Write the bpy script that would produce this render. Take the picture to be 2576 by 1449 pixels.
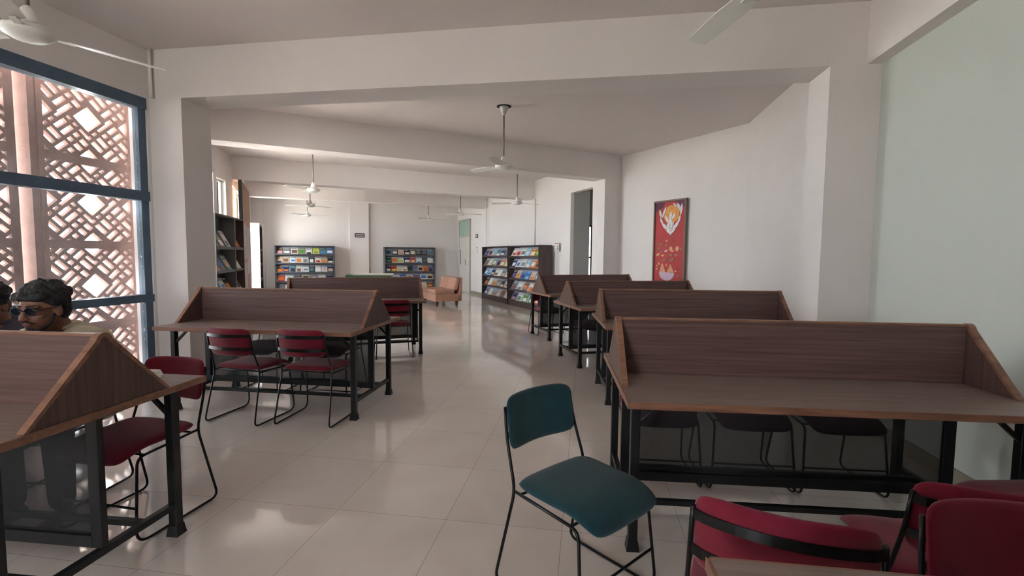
import bpy, bmesh, math, random
from mathutils import Vector, Matrix
random.seed(7)
PI = math.pi
for o in list(bpy.data.objects): bpy.data.objects.remove(o)
SC = bpy.context.scene
COL = SC.collection

# ------------------------------------------------------------------ camera
FPX, EYE, PITCH, ROLL = 1199.0, 1.3747, 0.0688, 0.00895
cd = bpy.data.cameras.new('camera'); cam = bpy.data.objects.new('camera', cd); COL.objects.link(cam)
cd.sensor_width = 36.0; cd.lens = 36.0 * FPX / 2576.0; cd.clip_start = 0.02; cd.clip_end = 300
cam.location = (0, 0, EYE)
cam.rotation_mode = 'XYZ'
cam.matrix_world = Matrix.Translation((0, 0, EYE)) @ Matrix.Rotation(PI/2 - PITCH, 4, 'X') @ Matrix.Rotation(ROLL, 4, 'Z')
SC.camera = cam

# ------------------------------------------------------------------ light
SC.view_settings.view_transform = 'Standard'; SC.view_settings.look = 'None'
SC.view_settings.gamma = 1; SC.view_settings.use_curve_mapping = False
SC.view_settings.exposure = 2.45
wd = bpy.data.worlds.new('sky'); SC.world = wd; wd.use_nodes = True
bg = wd.node_tree.nodes['Background']; bg.inputs[0].default_value = (0.90, 0.95, 1.0, 1); bg.inputs[1].default_value = 5.0
sd = bpy.data.lights.new('sun', 'SUN'); sun = bpy.data.objects.new('sun', sd); COL.objects.link(sun)
sd.energy = 14.0; sd.angle = 0.009; sd.color = (1.0, 0.96, 0.9)
sun.rotation_euler = Vector((1.0, 0.09, -1.45)).to_track_quat('-Z', 'Y').to_euler()

def portal(p0, p1, z0, z1, inward):
    """sky portal filling a window opening, only guides sampling of the sky"""
    l = bpy.data.lights.new('window_portal', 'AREA'); l.shape = 'RECTANGLE'
    a = Vector((*p0, 0)); b = Vector((*p1, 0)); l.size = (b-a).length; l.size_y = z1-z0; l.cycles.is_portal = True
    o = bpy.data.objects.new('window_portal', l); COL.objects.link(o)
    n = Vector((*inward, 0)).normalized()
    o.location = (a+b)/2 + Vector((0, 0, (z0+z1)/2)) - n*0.35
    o.rotation_euler = n.to_track_quat('-Z', 'Y').to_euler()

# ------------------------------------------------------------------ materials
def srgb(r, g, b):
    f = lambda c: (c/255/12.92) if c/255 <= 0.04045 else ((c/255+0.055)/1.055)**2.4
    return (f(r), f(g), f(b), 1)
MATS = {}
def mat(name, col, rough=0.6, metal=0.0, bump=0.0, bscale=60, vary=0.0, vscale=8, spec=0.5, sheen=0, alpha=None):
    if name in MATS: return MATS[name]
    m = bpy.data.materials.new(name); m.use_nodes = True; nt = m.node_tree; N = nt.nodes; L = nt.links
    b = N['Principled BSDF']; c = srgb(*col)
    b.inputs['Base Color'].default_value = c; b.inputs['Roughness'].default_value = rough
    b.inputs['Metallic'].default_value = metal; b.inputs['Specular IOR Level'].default_value = spec
    if sheen: b.inputs['Sheen Weight'].default_value = sheen
    tc = N.new('ShaderNodeTexCoord')
    if vary:
        n = N.new('ShaderNodeTexNoise'); n.inputs['Scale'].default_value = vscale; n.inputs['Detail'].default_value = 5
        L.new(tc.outputs['Object'], n.inputs['Vector'])
        r = N.new('ShaderNodeValToRGB'); r.color_ramp.elements[0].position = .3; r.color_ramp.elements[1].position = .7
        r.color_ramp.elements[0].color = tuple(c[i]*(1-vary) for i in range(3))+(1,)
        r.color_ramp.elements[1].color = tuple(min(1, c[i]*(1+vary)) for i in range(3))+(1,)
        L.new(n.outputs['Fac'], r.inputs[0]); L.new(r.outputs[0], b.inputs['Base Color'])
    if bump:
        n = N.new('ShaderNodeTexNoise'); n.inputs['Scale'].default_value = bscale; n.inputs['Detail'].default_value = 4
        L.new(tc.outputs['Object'], n.inputs['Vector'])
        bp = N.new('ShaderNodeBump'); bp.inputs['Strength'].default_value = bump; bp.inputs['Distance'].default_value = .01
        L.new(n.outputs['Fac'], bp.inputs['Height']); L.new(bp.outputs[0], b.inputs['Normal'])
    if alpha is not None:
        out = N['Material Output']; tr = N.new('ShaderNodeBsdfTransparent'); mx = N.new('ShaderNodeMixShader')
        mx.inputs[0].default_value = alpha
        L.new(tr.outputs[0], mx.inputs[1]); L.new(b.outputs[0], mx.inputs[2]); L.new(mx.outputs[0], out.inputs['Surface'])
    MATS[name] = m; return m

def wood(name, c0, c1, scale, rough=0.42):
    if name in MATS: return MATS[name]
    m = bpy.data.materials.new(name); m.use_nodes = True; nt = m.node_tree; N = nt.nodes; L = nt.links
    b = N['Principled BSDF']; b.inputs['Roughness'].default_value = rough
    tc = N.new('ShaderNodeTexCoord'); mp = N.new('ShaderNodeMapping'); mp.inputs['Scale'].default_value = scale
    n = N.new('ShaderNodeTexNoise'); n.inputs['Scale'].default_value = 1.0; n.inputs['Detail'].default_value = 8; n.inputs['Distortion'].default_value = .6
    mp2 = N.new('ShaderNodeMapping'); mp2.inputs['Scale'].default_value = tuple(s*3.2 for s in scale)
    n2 = N.new('ShaderNodeTexNoise'); n2.inputs['Scale'].default_value = 1.0; n2.inputs['Detail'].default_value = 3
    ad = N.new('ShaderNodeMath'); ad.operation = 'MULTIPLY_ADD'; ad.inputs[1].default_value = .4
    r = N.new('ShaderNodeValToRGB'); r.color_ramp.elements[0].position = .45; r.color_ramp.elements[1].position = .95
    r.color_ramp.elements[0].color = srgb(*c0); r.color_ramp.elements[1].color = srgb(*c1)
    L.new(tc.outputs['Object'], mp.inputs[0]); L.new(mp.outputs[0], n.inputs[0])
    L.new(tc.outputs['Object'], mp2.inputs[0]); L.new(mp2.outputs[0], n2.inputs[0])
    L.new(n2.outputs['Fac'], ad.inputs[0]); L.new(n.outputs['Fac'], ad.inputs[2])
    L.new(ad.outputs[0], r.inputs[0]); L.new(r.outputs[0], b.inputs['Base Color'])
    MATS[name] = m; return m

def floor_mat():
    m = bpy.data.materials.new('polished_tiles'); m.use_nodes = True; nt = m.node_tree; N = nt.nodes; L = nt.links
    b = N['Principled BSDF']; b.inputs['Roughness'].default_value = .07; b.inputs['Specular IOR Level'].default_value = .85
    tc = N.new('ShaderNodeTexCoord'); mp = N.new('ShaderNodeMapping'); mp.vector_type = 'POINT'
    mp.inputs['Rotation'].default_value = (0, 0, 0.153)
    L.new(tc.outputs['Object'], mp.inputs[0])
    sp = N.new('ShaderNodeSeparateXYZ'); L.new(mp.outputs[0], sp.inputs[0])
    def joint(sock, off):
        a = N.new('ShaderNodeMath'); a.operation = 'ADD'; a.inputs[1].default_value = off; L.new(sock, a.inputs[0])
        d = N.new('ShaderNodeMath'); d.operation = 'PINGPONG'; d.inputs[1].default_value = .3; L.new(a.outputs[0], d.inputs[0])
        c = N.new('ShaderNodeMath'); c.operation = 'LESS_THAN'; c.inputs[1].default_value = .0012; L.new(d.outputs[0], c.inputs[0])
        return c.outputs[0], a.outputs[0]
    jx, ax = joint(sp.outputs[0], 1.293+6); jy, ay = joint(sp.outputs[1], -2.31+6)
    mxx = N.new('ShaderNodeMath'); mxx.operation = 'MAXIMUM'; L.new(jx, mxx.inputs[0]); L.new(jy, mxx.inputs[1])
    # per tile tone
    def cell(s):
        d = N.new('ShaderNodeMath'); d.operation = 'DIVIDE'; d.inputs[1].default_value = .6; L.new(s, d.inputs[0])
        f = N.new('ShaderNodeMath'); f.operation = 'FLOOR'; L.new(d.outputs[0], f.inputs[0]); return f.outputs[0]
    cb = N.new('ShaderNodeCombineXYZ'); L.new(cell(ax), cb.inputs[0]); L.new(cell(ay), cb.inputs[1])
    wn = N.new('ShaderNodeTexWhiteNoise'); L.new(cb.outputs[0], wn.inputs[0])
    n = N.new('ShaderNodeTexNoise'); n.inputs['Scale'].default_value = 1.6; n.inputs['Detail'].default_value = 6; n.inputs['Distortion'].default_value = 1.5
    L.new(tc.outputs['Object'], n.inputs[0])
    av = N.new('ShaderNodeMath'); av.operation = 'MULTIPLY_ADD'; av.inputs[1].default_value = .2; L.new(wn.outputs[0], av.inputs[0]); L.new(n.outputs['Fac'], av.inputs[2])
    r = N.new('ShaderNodeValToRGB'); r.color_ramp.elements[0].position = .3; r.color_ramp.elements[1].position = .95
    r.color_ramp.elements[0].color = srgb(212, 201, 193); r.color_ramp.elements[1].color = srgb(226, 217, 209)
    L.new(av.outputs[0], r.inputs[0])
    mc = N.new('ShaderNodeMixRGB'); mc.inputs[2].default_value = srgb(156, 144, 134); L.new(mxx.outputs[0], mc.inputs[0]); L.new(r.outputs[0], mc.inputs[1])
    L.new(mc.outputs[0], b.inputs['Base Color'])
    rr = N.new('ShaderNodeMath'); rr.operation = 'MULTIPLY_ADD'; rr.inputs[1].default_value = .10; rr.inputs[2].default_value = .02; L.new(n.outputs['Fac'], rr.inputs[0])
    L.new(rr.outputs[0], b.inputs['Roughness'])
    return m

def glass_mat(name, tint=(.93, .96, .97), dirt=0.0):
    m = bpy.data.materials.new(name); m.use_nodes = True; nt = m.node_tree; N = nt.nodes; L = nt.links
    N.remove(N['Principled BSDF']); out = N['Material Output']
    tr = N.new('ShaderNodeBsdfTransparent'); tr.inputs[0].default_value = (*tint, 1)
    gl = N.new('ShaderNodeBsdfGlossy'); gl.inputs['Roughness'].default_value = .03
    fr = N.new('ShaderNodeFresnel'); fr.inputs[0].default_value = 1.25
    mx = N.new('ShaderNodeMixShader'); L.new(fr.outputs[0], mx.inputs[0]); L.new(tr.outputs[0], mx.inputs[1]); L.new(gl.outputs[0], mx.inputs[2])
    last = mx
    if dirt:
        tc = N.new('ShaderNodeTexCoord'); n = N.new('ShaderNodeTexNoise'); n.inputs['Scale'].default_value = 3.0; n.inputs['Detail'].default_value = 7
        L.new(tc.outputs['Object'], n.inputs[0])
        ml = N.new('ShaderNodeMath'); ml.operation = 'MULTIPLY'; ml.inputs[1].default_value = dirt; L.new(n.outputs['Fac'], ml.inputs[0])
        tl = N.new('ShaderNodeBsdfTranslucent'); tl.inputs[0].default_value = (.8, .85, .9, 1)
        m2 = N.new('ShaderNodeMixShader'); L.new(ml.outputs[0], m2.inputs[0]); L.new(mx.outputs[0], m2.inputs[1]); L.new(tl.outputs[0], m2.inputs[2]); last = m2
    L.new(last.outputs[0], out.inputs['Surface']); return m

WALL = mat('painted_plaster', (224, 216, 212), .75, bump=.06, bscale=120, vary=.015, vscale=2)
CEIL = mat('ceiling_paint', (220, 210, 206), .8, bump=.05, bscale=90, vary=.015, vscale=1.5)
WOODH = wood('walnut_laminate', (80, 58, 54), (118, 90, 84), (1.3, 62, 62))
WOODT = wood('desktop_laminate', (128, 111, 105), (156, 137, 130), (1.3, 60, 60), .36)
WOODV = wood('walnut_laminate_upright', (72, 53, 48), (108, 82, 74), (60, 60, 1.5))
LIP = wood('teak_edging', (112, 78, 61), (158, 115, 91), (3, 20, 20), .38)
BLACK = mat('black_metal', (30, 31, 34), .38, .3, vary=.15, vscale=14)
BLACKTUBE = mat('black_tube', (24, 24, 26), .3, .4, vary=.1, vscale=20)
RED = mat('maroon_fabric', (120, 25, 46), .85, bump=.25, bscale=420, vary=.12, vscale=14, spec=.2, sheen=.25)
GREEN = mat('bottle_green_fabric', (22, 60, 68), .88, bump=.25, bscale=420, vary=.14, vscale=14, spec=.2, sheen=.2)
MESH = mat('perforated_steel', (38, 40, 42), .55, .2, vary=.1, vscale=20, alpha=.62)
BLUEFRAME = mat('blue_grey_frame', (78, 98, 116), .45, .2, vary=.1, vscale=6)
TERRA = mat('terracotta_screen', (148, 116, 106), .85, bump=.3, bscale=50, vary=.12, vscale=10)
WHITE = mat('white_enamel', (226, 224, 218), .4, vary=.02, vscale=5)
RODM = mat('grey_rod', (120, 112, 104), .4, .3, vary=.05, vscale=9)
GREYBACK = mat('rack_back_grey', (172, 176, 190), .6, vary=.03, vscale=5)
RACKW = wood('rack_brown', (54, 42, 40), (84, 66, 62), (26, 26, 2), .5)
RACKG = mat('rack_grey', (84, 84, 86), .5, vary=.06, vscale=9)
SKIRT = mat('skirting_tile', (150, 138, 122), .3, vary=.05, vscale=5)
GLASS = glass_mat('window_glass')
GLASSD = glass_mat('hazy_window_glass', dirt=.03)

# ------------------------------------------------------------------ mesh builder
class MB:
    def __init__(s): s.bm = bmesh.new(); s.mi = 0
    def face(s, vs, smooth=False):
        try:
            f = s.bm.faces.new(vs); f.material_index = s.mi; f.smooth = smooth; return f
        except ValueError: return None
    def hexa(s, pts):
        v = [s.bm.verts.new(p) for p in pts]
        for q in ((0,3,2,1),(4,5,6,7),(0,1,5,4),(1,2,6,5),(2,3,7,6),(3,0,4,7)): s.face([v[i] for i in q])
        return s
    def box(s, x0, x1, y0, y1, z0, z1):
        return s.hexa([(x0,y0,z0),(x1,y0,z0),(x1,y1,z0),(x0,y1,z0),(x0,y0,z1),(x1,y0,z1),(x1,y1,z1),(x0,y1,z1)])
    def slab(s, p0, p1, t, z0, z1):
        """upright slab from plan point p0 to p1, thickness t to the left of the direction"""
        a = Vector(p0); b = Vector(p1); d = (b-a).normalized(); n = Vector((-d.y, d.x))*t
        q = [a, b, b+n, a+n]
        if t < 0: q = [a+n, b+n, b, a]
        return s.hexa([(p.x, p.y, z0) for p in q]+[(p.x, p.y, z1) for p in q])
    def bar(s, p0, p1, w, h):
        p0 = Vector(p0); p1 = Vector(p1); d = (p1-p0).normalized()
        up = Vector((0,0,1)) if abs(d.z) < .99 else Vector((0,1,0))
        sx = d.cross(up).normalized()*w/2; sy = sx.cross(d).normalized()*h/2
        return s.hexa([p0-sx-sy, p0+sx-sy, p0+sx+sy, p0-sx+sy, p1-sx-sy, p1+sx-sy, p1+sx+sy, p1-sx+sy])
    def tube(s, pts, r, n=8, closed=False, cap=True):
        pts = [Vector(p) for p in pts]; k = len(pts); rings = []
        rr = r if isinstance(r, (list, tuple)) else [r]*k
        t0 = (pts[1]-pts[0]).normalized(); u = t0.orthogonal().normalized()
        for i in range(k):
            if closed: t = (pts[(i+1) % k]-pts[i-1]).normalized()
            else: t = (pts[min(i+1, k-1)]-pts[max(i-1, 0)]).normalized()
            u = (u - t*u.dot(t)).normalized(); w = t.cross(u)
            rings.append([s.bm.verts.new(pts[i]+(u*math.cos(a)+w*math.sin(a))*rr[i]) for a in [2*PI*j/n for j in range(n)]])
        for i in range(k if closed else k-1):
            A = rings[i]; B = rings[(i+1) % k]
            for j in range(n): s.face([A[j], A[(j+1) % n], B[(j+1) % n], B[j]], True)
        if cap and not closed:
            s.face(rings[0][::-1]); s.face(rings[-1])
        return s
    def prism(s, poly, fn, a, b, smooth=False):
        """poly = list of 2D points, fn(u,v,w) -> 3D, extruded w from a to b"""
        A = [s.bm.verts.new(fn(u, v, a)) for u, v in poly]; B = [s.bm.verts.new(fn(u, v, b)) for u, v in poly]
        s.face(A[::-1]); s.face(B); n = len(poly)
        for i in range(n): s.face([A[i], A[(i+1) % n], B[(i+1) % n], B[i]], smooth)
        return s
    def lathe(s, prof, c=(0,0,0), n=24, M=None):
        rings = []
        for r, z in prof:
            ring = []
            for j in range(n):
                a = 2*PI*j/n; p = Vector((c[0]+r*math.cos(a), c[1]+r*math.sin(a), c[2]+z))
                ring.append(s.bm.verts.new(M @ p if M else p))
            rings.append(ring)
        for i in range(len(rings)-1):
            for j in range(n): s.face([rings[i][j], rings[i][(j+1) % n], rings[i+1][(j+1) % n], rings[i+1][j]], True)
        s.face(rings[0][::-1]); s.face(rings[-1])
        return s
    def ellip(s, c, r, M=None, nu=16, nv=10):
        c = Vector(c); vs = []
        top = None
        rows = []
        for i in range(1, nv):
            ph = PI*i/nv; row = []
            for j in range(nu):
                th = 2*PI*j/nu; p = Vector((r[0]*math.sin(ph)*math.cos(th), r[1]*math.sin(ph)*math.sin(th), r[2]*math.cos(ph)))
                row.append(s.bm.verts.new(c+(M @ p if M else p)))
            rows.append(row)
        pt = Vector((0,0,r[2])); a = s.bm.verts.new(c+(M @ pt if M else pt)); b = s.bm.verts.new(c-(M @ pt if M else pt))
        for j in range(nu):
            s.face([a, rows[0][j], rows[0][(j+1) % nu]], True); s.face([b, rows[-1][(j+1) % nu], rows[-1][j]], True)
            for i in range(len(rows)-1): s.face([rows[i][j], rows[i+1][j], rows[i+1][(j+1) % nu], rows[i][(j+1) % nu]], True)
        return s
    def cone(s, p0, p1, r0, r1, n=14):
        """capsule with tapering radius"""
        s.tube([p0, p1], [r0, r1], n); s.ellip(p0, (r0, r0, r0), nu=12, nv=8); s.ellip(p1, (r1, r1, r1), nu=12, nv=8); return s
    def build(s, name, mats, parent=None, bevel=0, recalc=True):
        if recalc: bmesh.ops.recalc_face_normals(s.bm, faces=s.bm.faces)
        me = bpy.data.meshes.new(name); s.bm.to_mesh(me); s.bm.free()
        for m in (mats if isinstance(mats, (list, tuple)) else [mats]): me.materials.append(m)
        o = bpy.data.objects.new(name, me); COL.objects.link(o)
        if parent: o.parent = parent
        if bevel:
            b = o.modifiers.new('bevel', 'BEVEL'); b.width = bevel; b.segments = 2; b.limit_method = 'ANGLE'
        return o

def fillet(pts, rad, n=6):
    pts = [Vector(p) for p in pts]; out = [pts[0]]
    for i in range(1, len(pts)-1):
        p = pts[i]; a = (pts[i-1]-p); b = (pts[i+1]-p); r = rad[i] if isinstance(rad, (list, tuple)) else rad
        if r <= 0: out.append(p); continue
        ra = min(r, a.length*.45); rb = min(r, b.length*.45)
        A = p+a.normalized()*ra; B = p+b.normalized()*rb
        for k in range(n+1):
            t = k/n; out.append(A*(1-t)**2+p*2*t*(1-t)+B*t*t)
    out.append(pts[-1]); return out

def empty(name, loc=(0,0,0), rz=0):
    o = bpy.data.objects.new(name, None); COL.objects.link(o); o.location = loc; o.rotation_euler = (0,0,rz); o.empty_display_size = .1; return o
def tag(o, label=None, cat=None, group=None, kind=None):
    if label: o['label'] = label
    if cat: o['category'] = cat
    if group: o['group'] = group
    if kind: o['kind'] = kind
    return o
def S(o): o['kind'] = 'structure'; return o
def copy_tree(o, parent=None):
    c = o.copy(); COL.objects.link(c)
    if parent: c.parent = parent
    for ch in [x for x in SRC.get(o.name, [])]: copy_tree(ch, c)
    return c
SRC = {}
def remember(root):
    kids = {}
    for x in COL.objects:
        if x.parent: kids.setdefault(x.parent.name, []).append(x)
    def rec(o):
        SRC[o.name] = kids.get(o.name, [])
        for k in SRC[o.name]: rec(k)
    rec(root)

# ------------------------------------------------------------------ the room (plan points, metres)
HB, HC = 2.9, 3.38          # underside of beams, ceiling
WL0 = Vector((-3.66, 4.9)); WLD = Vector((-.18, -.984)).normalized()       # window wall, near room
WLE = WL0+WLD*8.6
D1 = Vector((2.89, 3.85)); WRE = D1+Vector((-.166, -.986)).normalized()*7.6
LW = [(-3.64, 5.2), (-4.9, 6.1), (-5.8, 9.95), (-6.98, 12.5), (-8.45, 15.5)]
RW = [(1.73, 9.78), (.59, 13.11), (-.82, 15.64), (-2.1, 18.4)]

b = MB(); b.box(-12, 6, -6, 21, -.25, 0); S(b.build('floor', floor_mat()))
b = MB(); b.box(-9.2, 5.4, -4.6, 19.2, HC, HC+.3); S(b.build('ceiling', CEIL))
b = MB(); b.box(-80, 60, -60, 80, -.8, -.6); S(b.build('ground', mat('outside_ground', (186, 184, 178), .9, vary=.08, vscale=.4)))

def wall(b, p0, p1, t, z0, z1, holes=()):
    """slab with openings given as (s0, s1, z0, z1) along its length"""
    a = Vector(p0); c = Vector(p1); L = (c-a).length; d = (c-a)/L
    s = 0
    for h in sorted(holes):
        if h[0] > s: b.slab(a+d*s, a+d*h[0], t, z0, z1)
        if h[2] > z0: b.slab(a+d*h[0], a+d*h[1], t, z0, h[2])
        if h[3] < z1: b.slab(a+d*h[0], a+d*h[1], t, h[3], z1)
        s = h[1]
    if s < L: b.slab(a+d*s, c, t, z0, z1)

def portal_on(p0, p1, s0, s1, z0, z1, inward):
    a = Vector(p0); d = (Vector(p1)-a).normalized(); portal(a+d*s0, a+d*s1, z0, z1, inward)

# window wall (thickness goes outward, to the right of the direction)
b = MB()
wall(b, WL0, WLE, -.22, 0, HC, [(.03, 2.75, .06, HB)])
S(b.build('wall_left', WALL))
portal_on(WL0, WLE, .05, 2.75, .06, HB, (1, -.18))
b = MB()
Ls = [[(.35, 1.05, 1.0, 2.6)], [(.9, 2.95, .35, 2.86), (3.1, 3.6, .95, 2.8)], [(.1, .75, 1.0, 2.78), (.95, 2.6, .1, 2.78)], [(.2, 2.5, .6, 2.7)]]
for i in range(4):
    wall(b, LW[i], LW[i+1], .22, 0, HC, Ls[i])
    d = (Vector(LW[i+1])-Vector(LW[i])).normalized()
    for h in Ls[i]: portal_on(LW[i], LW[i+1], *h, (d.y, -d.x))
S(b.build('wall_left', WALL))
b = MB(); wall(b, D1, WRE, .22, 0, HC); S(b.build('wall_right', mat('grey_green_toned_down', (192, 195, 186), .75, bump=.06, bscale=120, vary=.015, vscale=2)))  # greenish wall, its colour also darkened to offset the strong window light
b = MB(); wall(b, (3.53, 7.29), (2.93, 4.06), .2, 0, HC); wall(b, (2.19, 9.77), (3.53, 7.29), .2, 0, HC); S(b.build('wall_right', WALL))
b = MB()
wall(b, RW[1], RW[0], .15, 0, HC, [(2.26, 3.3, 0, 2.8)]); wall(b, RW[2], RW[1], .15, 0, HC); wall(b, RW[3], RW[2], .15, 0, HC)
S(b.build('wall_right', WALL))
b = MB(); wall(b, (-8.45, 15.5), (-2.1, 18.4), .2, 0, HC); S(b.build('wall_back', WALL))
b = MB(); wall(b, WRE, WLE, -.2, 0, HC, [(3.6, 5.3, 1.2, 2.4)]); S(b.build('wall_front', WALL))  # opening in this unseen wall is added and sized as fill light
portal_on(WRE, WLE, 3.6, 5.3, 1.2, 2.4, (0, 1))
# pilaster on the back wall
b = MB(); b.slab((-5.70, 16.755), (-5.12, 17.02), -.09, 0, HC); S(b.build('trim_1', WALL))

# columns and beams
def beam(p0, p1, w, name, z0=HB):
    b = MB(); b.slab(p0, p1, w, z0, HC); return S(b.build(name, WALL))
BF0 = Vector((-3.66, 4.9)); BD = (D1-BF0).normalized()
beam(BF0-BD*.05, D1+BD*.3, .37, 'beam')
b = MB(); p = BF0+BD*.365; b.slab(BF0+BD*.0, p, .37, 0, HB); S(b.build('column', WALL))
b = MB(); b.slab(D1-BD*.375, D1+BD*.3, .37, 0, HB); S(b.build('column', WALL))
B20 = Vector((-5.2, 6.0)); B21 = Vector((2.19, 9.77)); B2D = (B21-B20).normalized()
beam(B20-B2D*.1, B21+B2D*.3, .37, 'beam')
b = MB(); b.slab(B21-B2D*.405, B21+B2D*.3, .22, 0, HB); S(b.build('column', WALL))
beam((-6.1, 9.92), (.75, 13.19), .37, 'beam')
beam((-7.4, 12.82), (-.7, 15.69), .37, 'beam')
# downstand along the right wall of the near room
b = MB(); n = Vector((-.986, .166)); b.slab(D1, WRE, -.11, HB, HC); S(b.build('beam', WALL))
# recess beside the doorway and the lobby behind it
b = MB(); b.slab((1.40, 10.96), (1.77, 11.03), .12, 0, HC); b.slab((1.77, 11.14), (2.15, 14.6), .1, 0, HC)
wall(b, (2.1, 14.6), (5.0, 14.6), .1, 0, HC, [(.15, 1.1, .35, 2.3)]); b.slab((5.0, 14.6), (5.0, 9.0), .1, 0, HC); b.slab((2.4, 10.15), (5.0, 9.0), -.1, 0, HC)
S(b.build('wall_right', mat('lobby_unlit_grey', (150, 150, 146), .8, vary=.02, vscale=2)))  # the unlit look of the recess is put into this grey
b = MB()
for x in (2.27, 2.37, 2.6, 2.95): b.box(x, x+.06, 14.5, 14.56, .1, 2.3)
for z in (.3, 1.3, 2.25): b.box(2.25, 3.2, 14.5, 14.56, z, z+.05)
S(b.build('window_5', mat('dark_frame', (30, 36, 38), .5, vary=.05, vscale=4)))

# skirting
def skirting(name, p0, p1, left=True, t=.012):
    b = MB(); b.slab(p0, p1, t if left else -t, 0, .1); return S(b.build(name, SKIRT))
skirting('baseboard_right', D1, WRE, False)
skirting('baseboard_right', (2.19, 9.77), (3.53, 7.29), False); skirting('baseboard_right', (3.53, 7.29), (2.93, 4.06), False)
skirting('baseboard_right', RW[1], RW[0]+(0,) if False else (1.3, 10.99), False); skirting('baseboard_right', RW[2], RW[1], False); skirting('baseboard_right', RW[3], RW[2], False)
skirting('baseboard_back', (-8.45, 15.5), (-2.1, 18.4), False)

# conduits on the walls
def conduit(name, x, y, z0=0.1, z1=HC, r=.012):
    b = MB(); b.tube([(x, y, z0), (x, y, z1)], r, 8); S(b.build(name, WHITE))
conduit('trim_2', -8.1, 15.62); conduit('trim_3', -5.09, 16.99, r=.018); conduit('trim_4', .60, 13.0, 1.66, HB, r=.016); conduit('trim_5', -.86, 15.55, r=.016)
conduit('trim_6', -3.60, 4.85, HB, HC, .014)

# near window: blue-grey metal frame with three rails
W = MB(); pt = lambda s, o=0: WL0+WLD*s+Vector((-.984, .18))*o
def wbar(s0, s1, z0, z1, o0=.02, o1=.09):
    a = pt(s0, o0); c = pt(s1, o0); W.slab(a, c, -(o1-o0), z0, z1)
wbar(.03, .11, .06, 2.9)
for s in (1.35, 2.67): wbar(s, s+.08, .06, 2.9)
wbar(.03, 2.75, 2.79, 2.9, .0, .1); wbar(.03, 2.75, 1.885, 1.98, .0, .1); wbar(.03, 2.75, .87, .945, .0, .1); wbar(.03, 2.75, .06, .14, .0, .1)
wf = S(W.build('window_1', BLUEFRAME))
for s0, s1 in ((.11, 1.35), (1.43, 2.67)):
    for z0, z1 in ((.14, .87), (.945, 1.885), (1.98, 2.79)):
        b = MB(); b.slab(pt(s0, .05), pt(s1, .05), -.006, z0, z1); b.build('pane', GLASSD, wf)
# shelves-side windows
wn = 2
for i in range(4):
    a = Vector(LW[i]); d = (Vector(LW[i+1])-a).normalized(); n = Vector((-d.y, d.x))
    for h in Ls[i]:
        W = MB(); q = lambda s: a+d*s+n*.08
        for s in (h[0], (h[0]+h[1])/2-.02, h[1]-.04): W.slab(q(s), q(s+.04), .02, h[2], h[3])
        for z in (h[2], h[3]-.04): W.slab(q(h[0]), q(h[1]), .02, z, z+.04)
        w_ = S(W.build('window_2', WHITE))
        P_ = MB(); P_.slab(q(h[0]+.04)+n*.02, q(h[1]-.04)+n*.02, .005, h[2]+.04, h[3]-.04); P_.build('pane', GLASS, w_)

# ------------------------------------------------------------------ terracotta lattice outside the window
def lattice_mesh():
    c = .8/math.sqrt(2)/40; half = .385
    K = int(half*math.sqrt(2)/c)+3
    def mod(i, j):
        """open or solid cell in the turned grid; the pattern repeats with one block"""
        a = i % 40; b_ = j % 40; ma, ia = divmod(a, 5); mb, ib = divmod(b_, 5)
        for (ca, cb) in ((0, 0), (20, 20)):
            da = (a-ca+20) % 40-20; db = (b_-cb+20) % 40-20
            if -8 <= da <= 7 and -8 <= db <= 7: return -6 <= da <= 5 and -6 <= db <= 5
        hor = ((ma//4)+(mb//4)) % 2 == 0
        if not hor: ma, ia, mb, ib = mb, ib, ma, ia
        if ib > 2: return False
        L = 3 if (mb % 2 == 0) else 2
        off = (mb*5) % 3
        return not (ia > 2 and ((ma+off) % L == L-1 or ma in (3, 7)))
    bm = bmesh.new(); V = {}
    def v(i, j, k):
        key = (i, j, k)
        if key not in V:
            p = i*c; q = j*c; V[key] = bm.verts.new(((p-q)/math.sqrt(2), k*.05, (p+q)/math.sqrt(2)))
        return V[key]
    def solid(i, j):
        p = (i+.5)*c; q = (j+.5)*c; x = (p-q)/math.sqrt(2); z = (p+q)/math.sqrt(2)
        if abs(x) > half or abs(z) > half: return False
        return not mod(i, j)
    for i in range(-K, K):
        for j in range(-K, K):
            if not solid(i, j): continue
            bm.faces.new([v(i, j, 0), v(i+1, j, 0), v(i+1, j+1, 0), v(i, j+1, 0)])
            bm.faces.new([v(i, j+1, 1), v(i+1, j+1, 1), v(i+1, j, 1), v(i, j, 1)])
            for (di, dj, e) in ((-1, 0, ((i, j), (i, j+1))), (1, 0, ((i+1, j+1), (i+1, j))), (0, -1, ((i+1, j), (i, j))), (0, 1, ((i, j+1), (i+1, j+1)))):
                if not solid(i+di, j+dj):
                    (a0, a1), (b0, b1) = e; bm.faces.new([v(a0, a1, 0), v(b0, b1, 0), v(b0, b1, 1), v(a0, a1, 1)])
    # rim
    s = MB(); s.bm = bm
    for x0, x1, z0, z1 in ((-.4, .4, -.4, -.36), (-.4, .4, .36, .4), (-.4, -.36, -.36, .36), (.36, .4, -.36, .36)): s.box(x0, x1, -.004, .054, z0, z1)
    me = bpy.data.meshes.new('lattice_block'); bmesh.ops.recalc_face_normals(bm, faces=bm.faces); bm.to_mesh(me); me.materials.append(TERRA); return me
LM = lattice_mesh()
ang = math.atan2(WLD.y, WLD.x)
rows = ['lowest', 'second lowest', 'second highest', 'topmost']
cols = ['beside the white column', 'left of the bright gap', 'in the third bay from the column', 'in the fourth bay from the column']
c0 = .10
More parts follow.
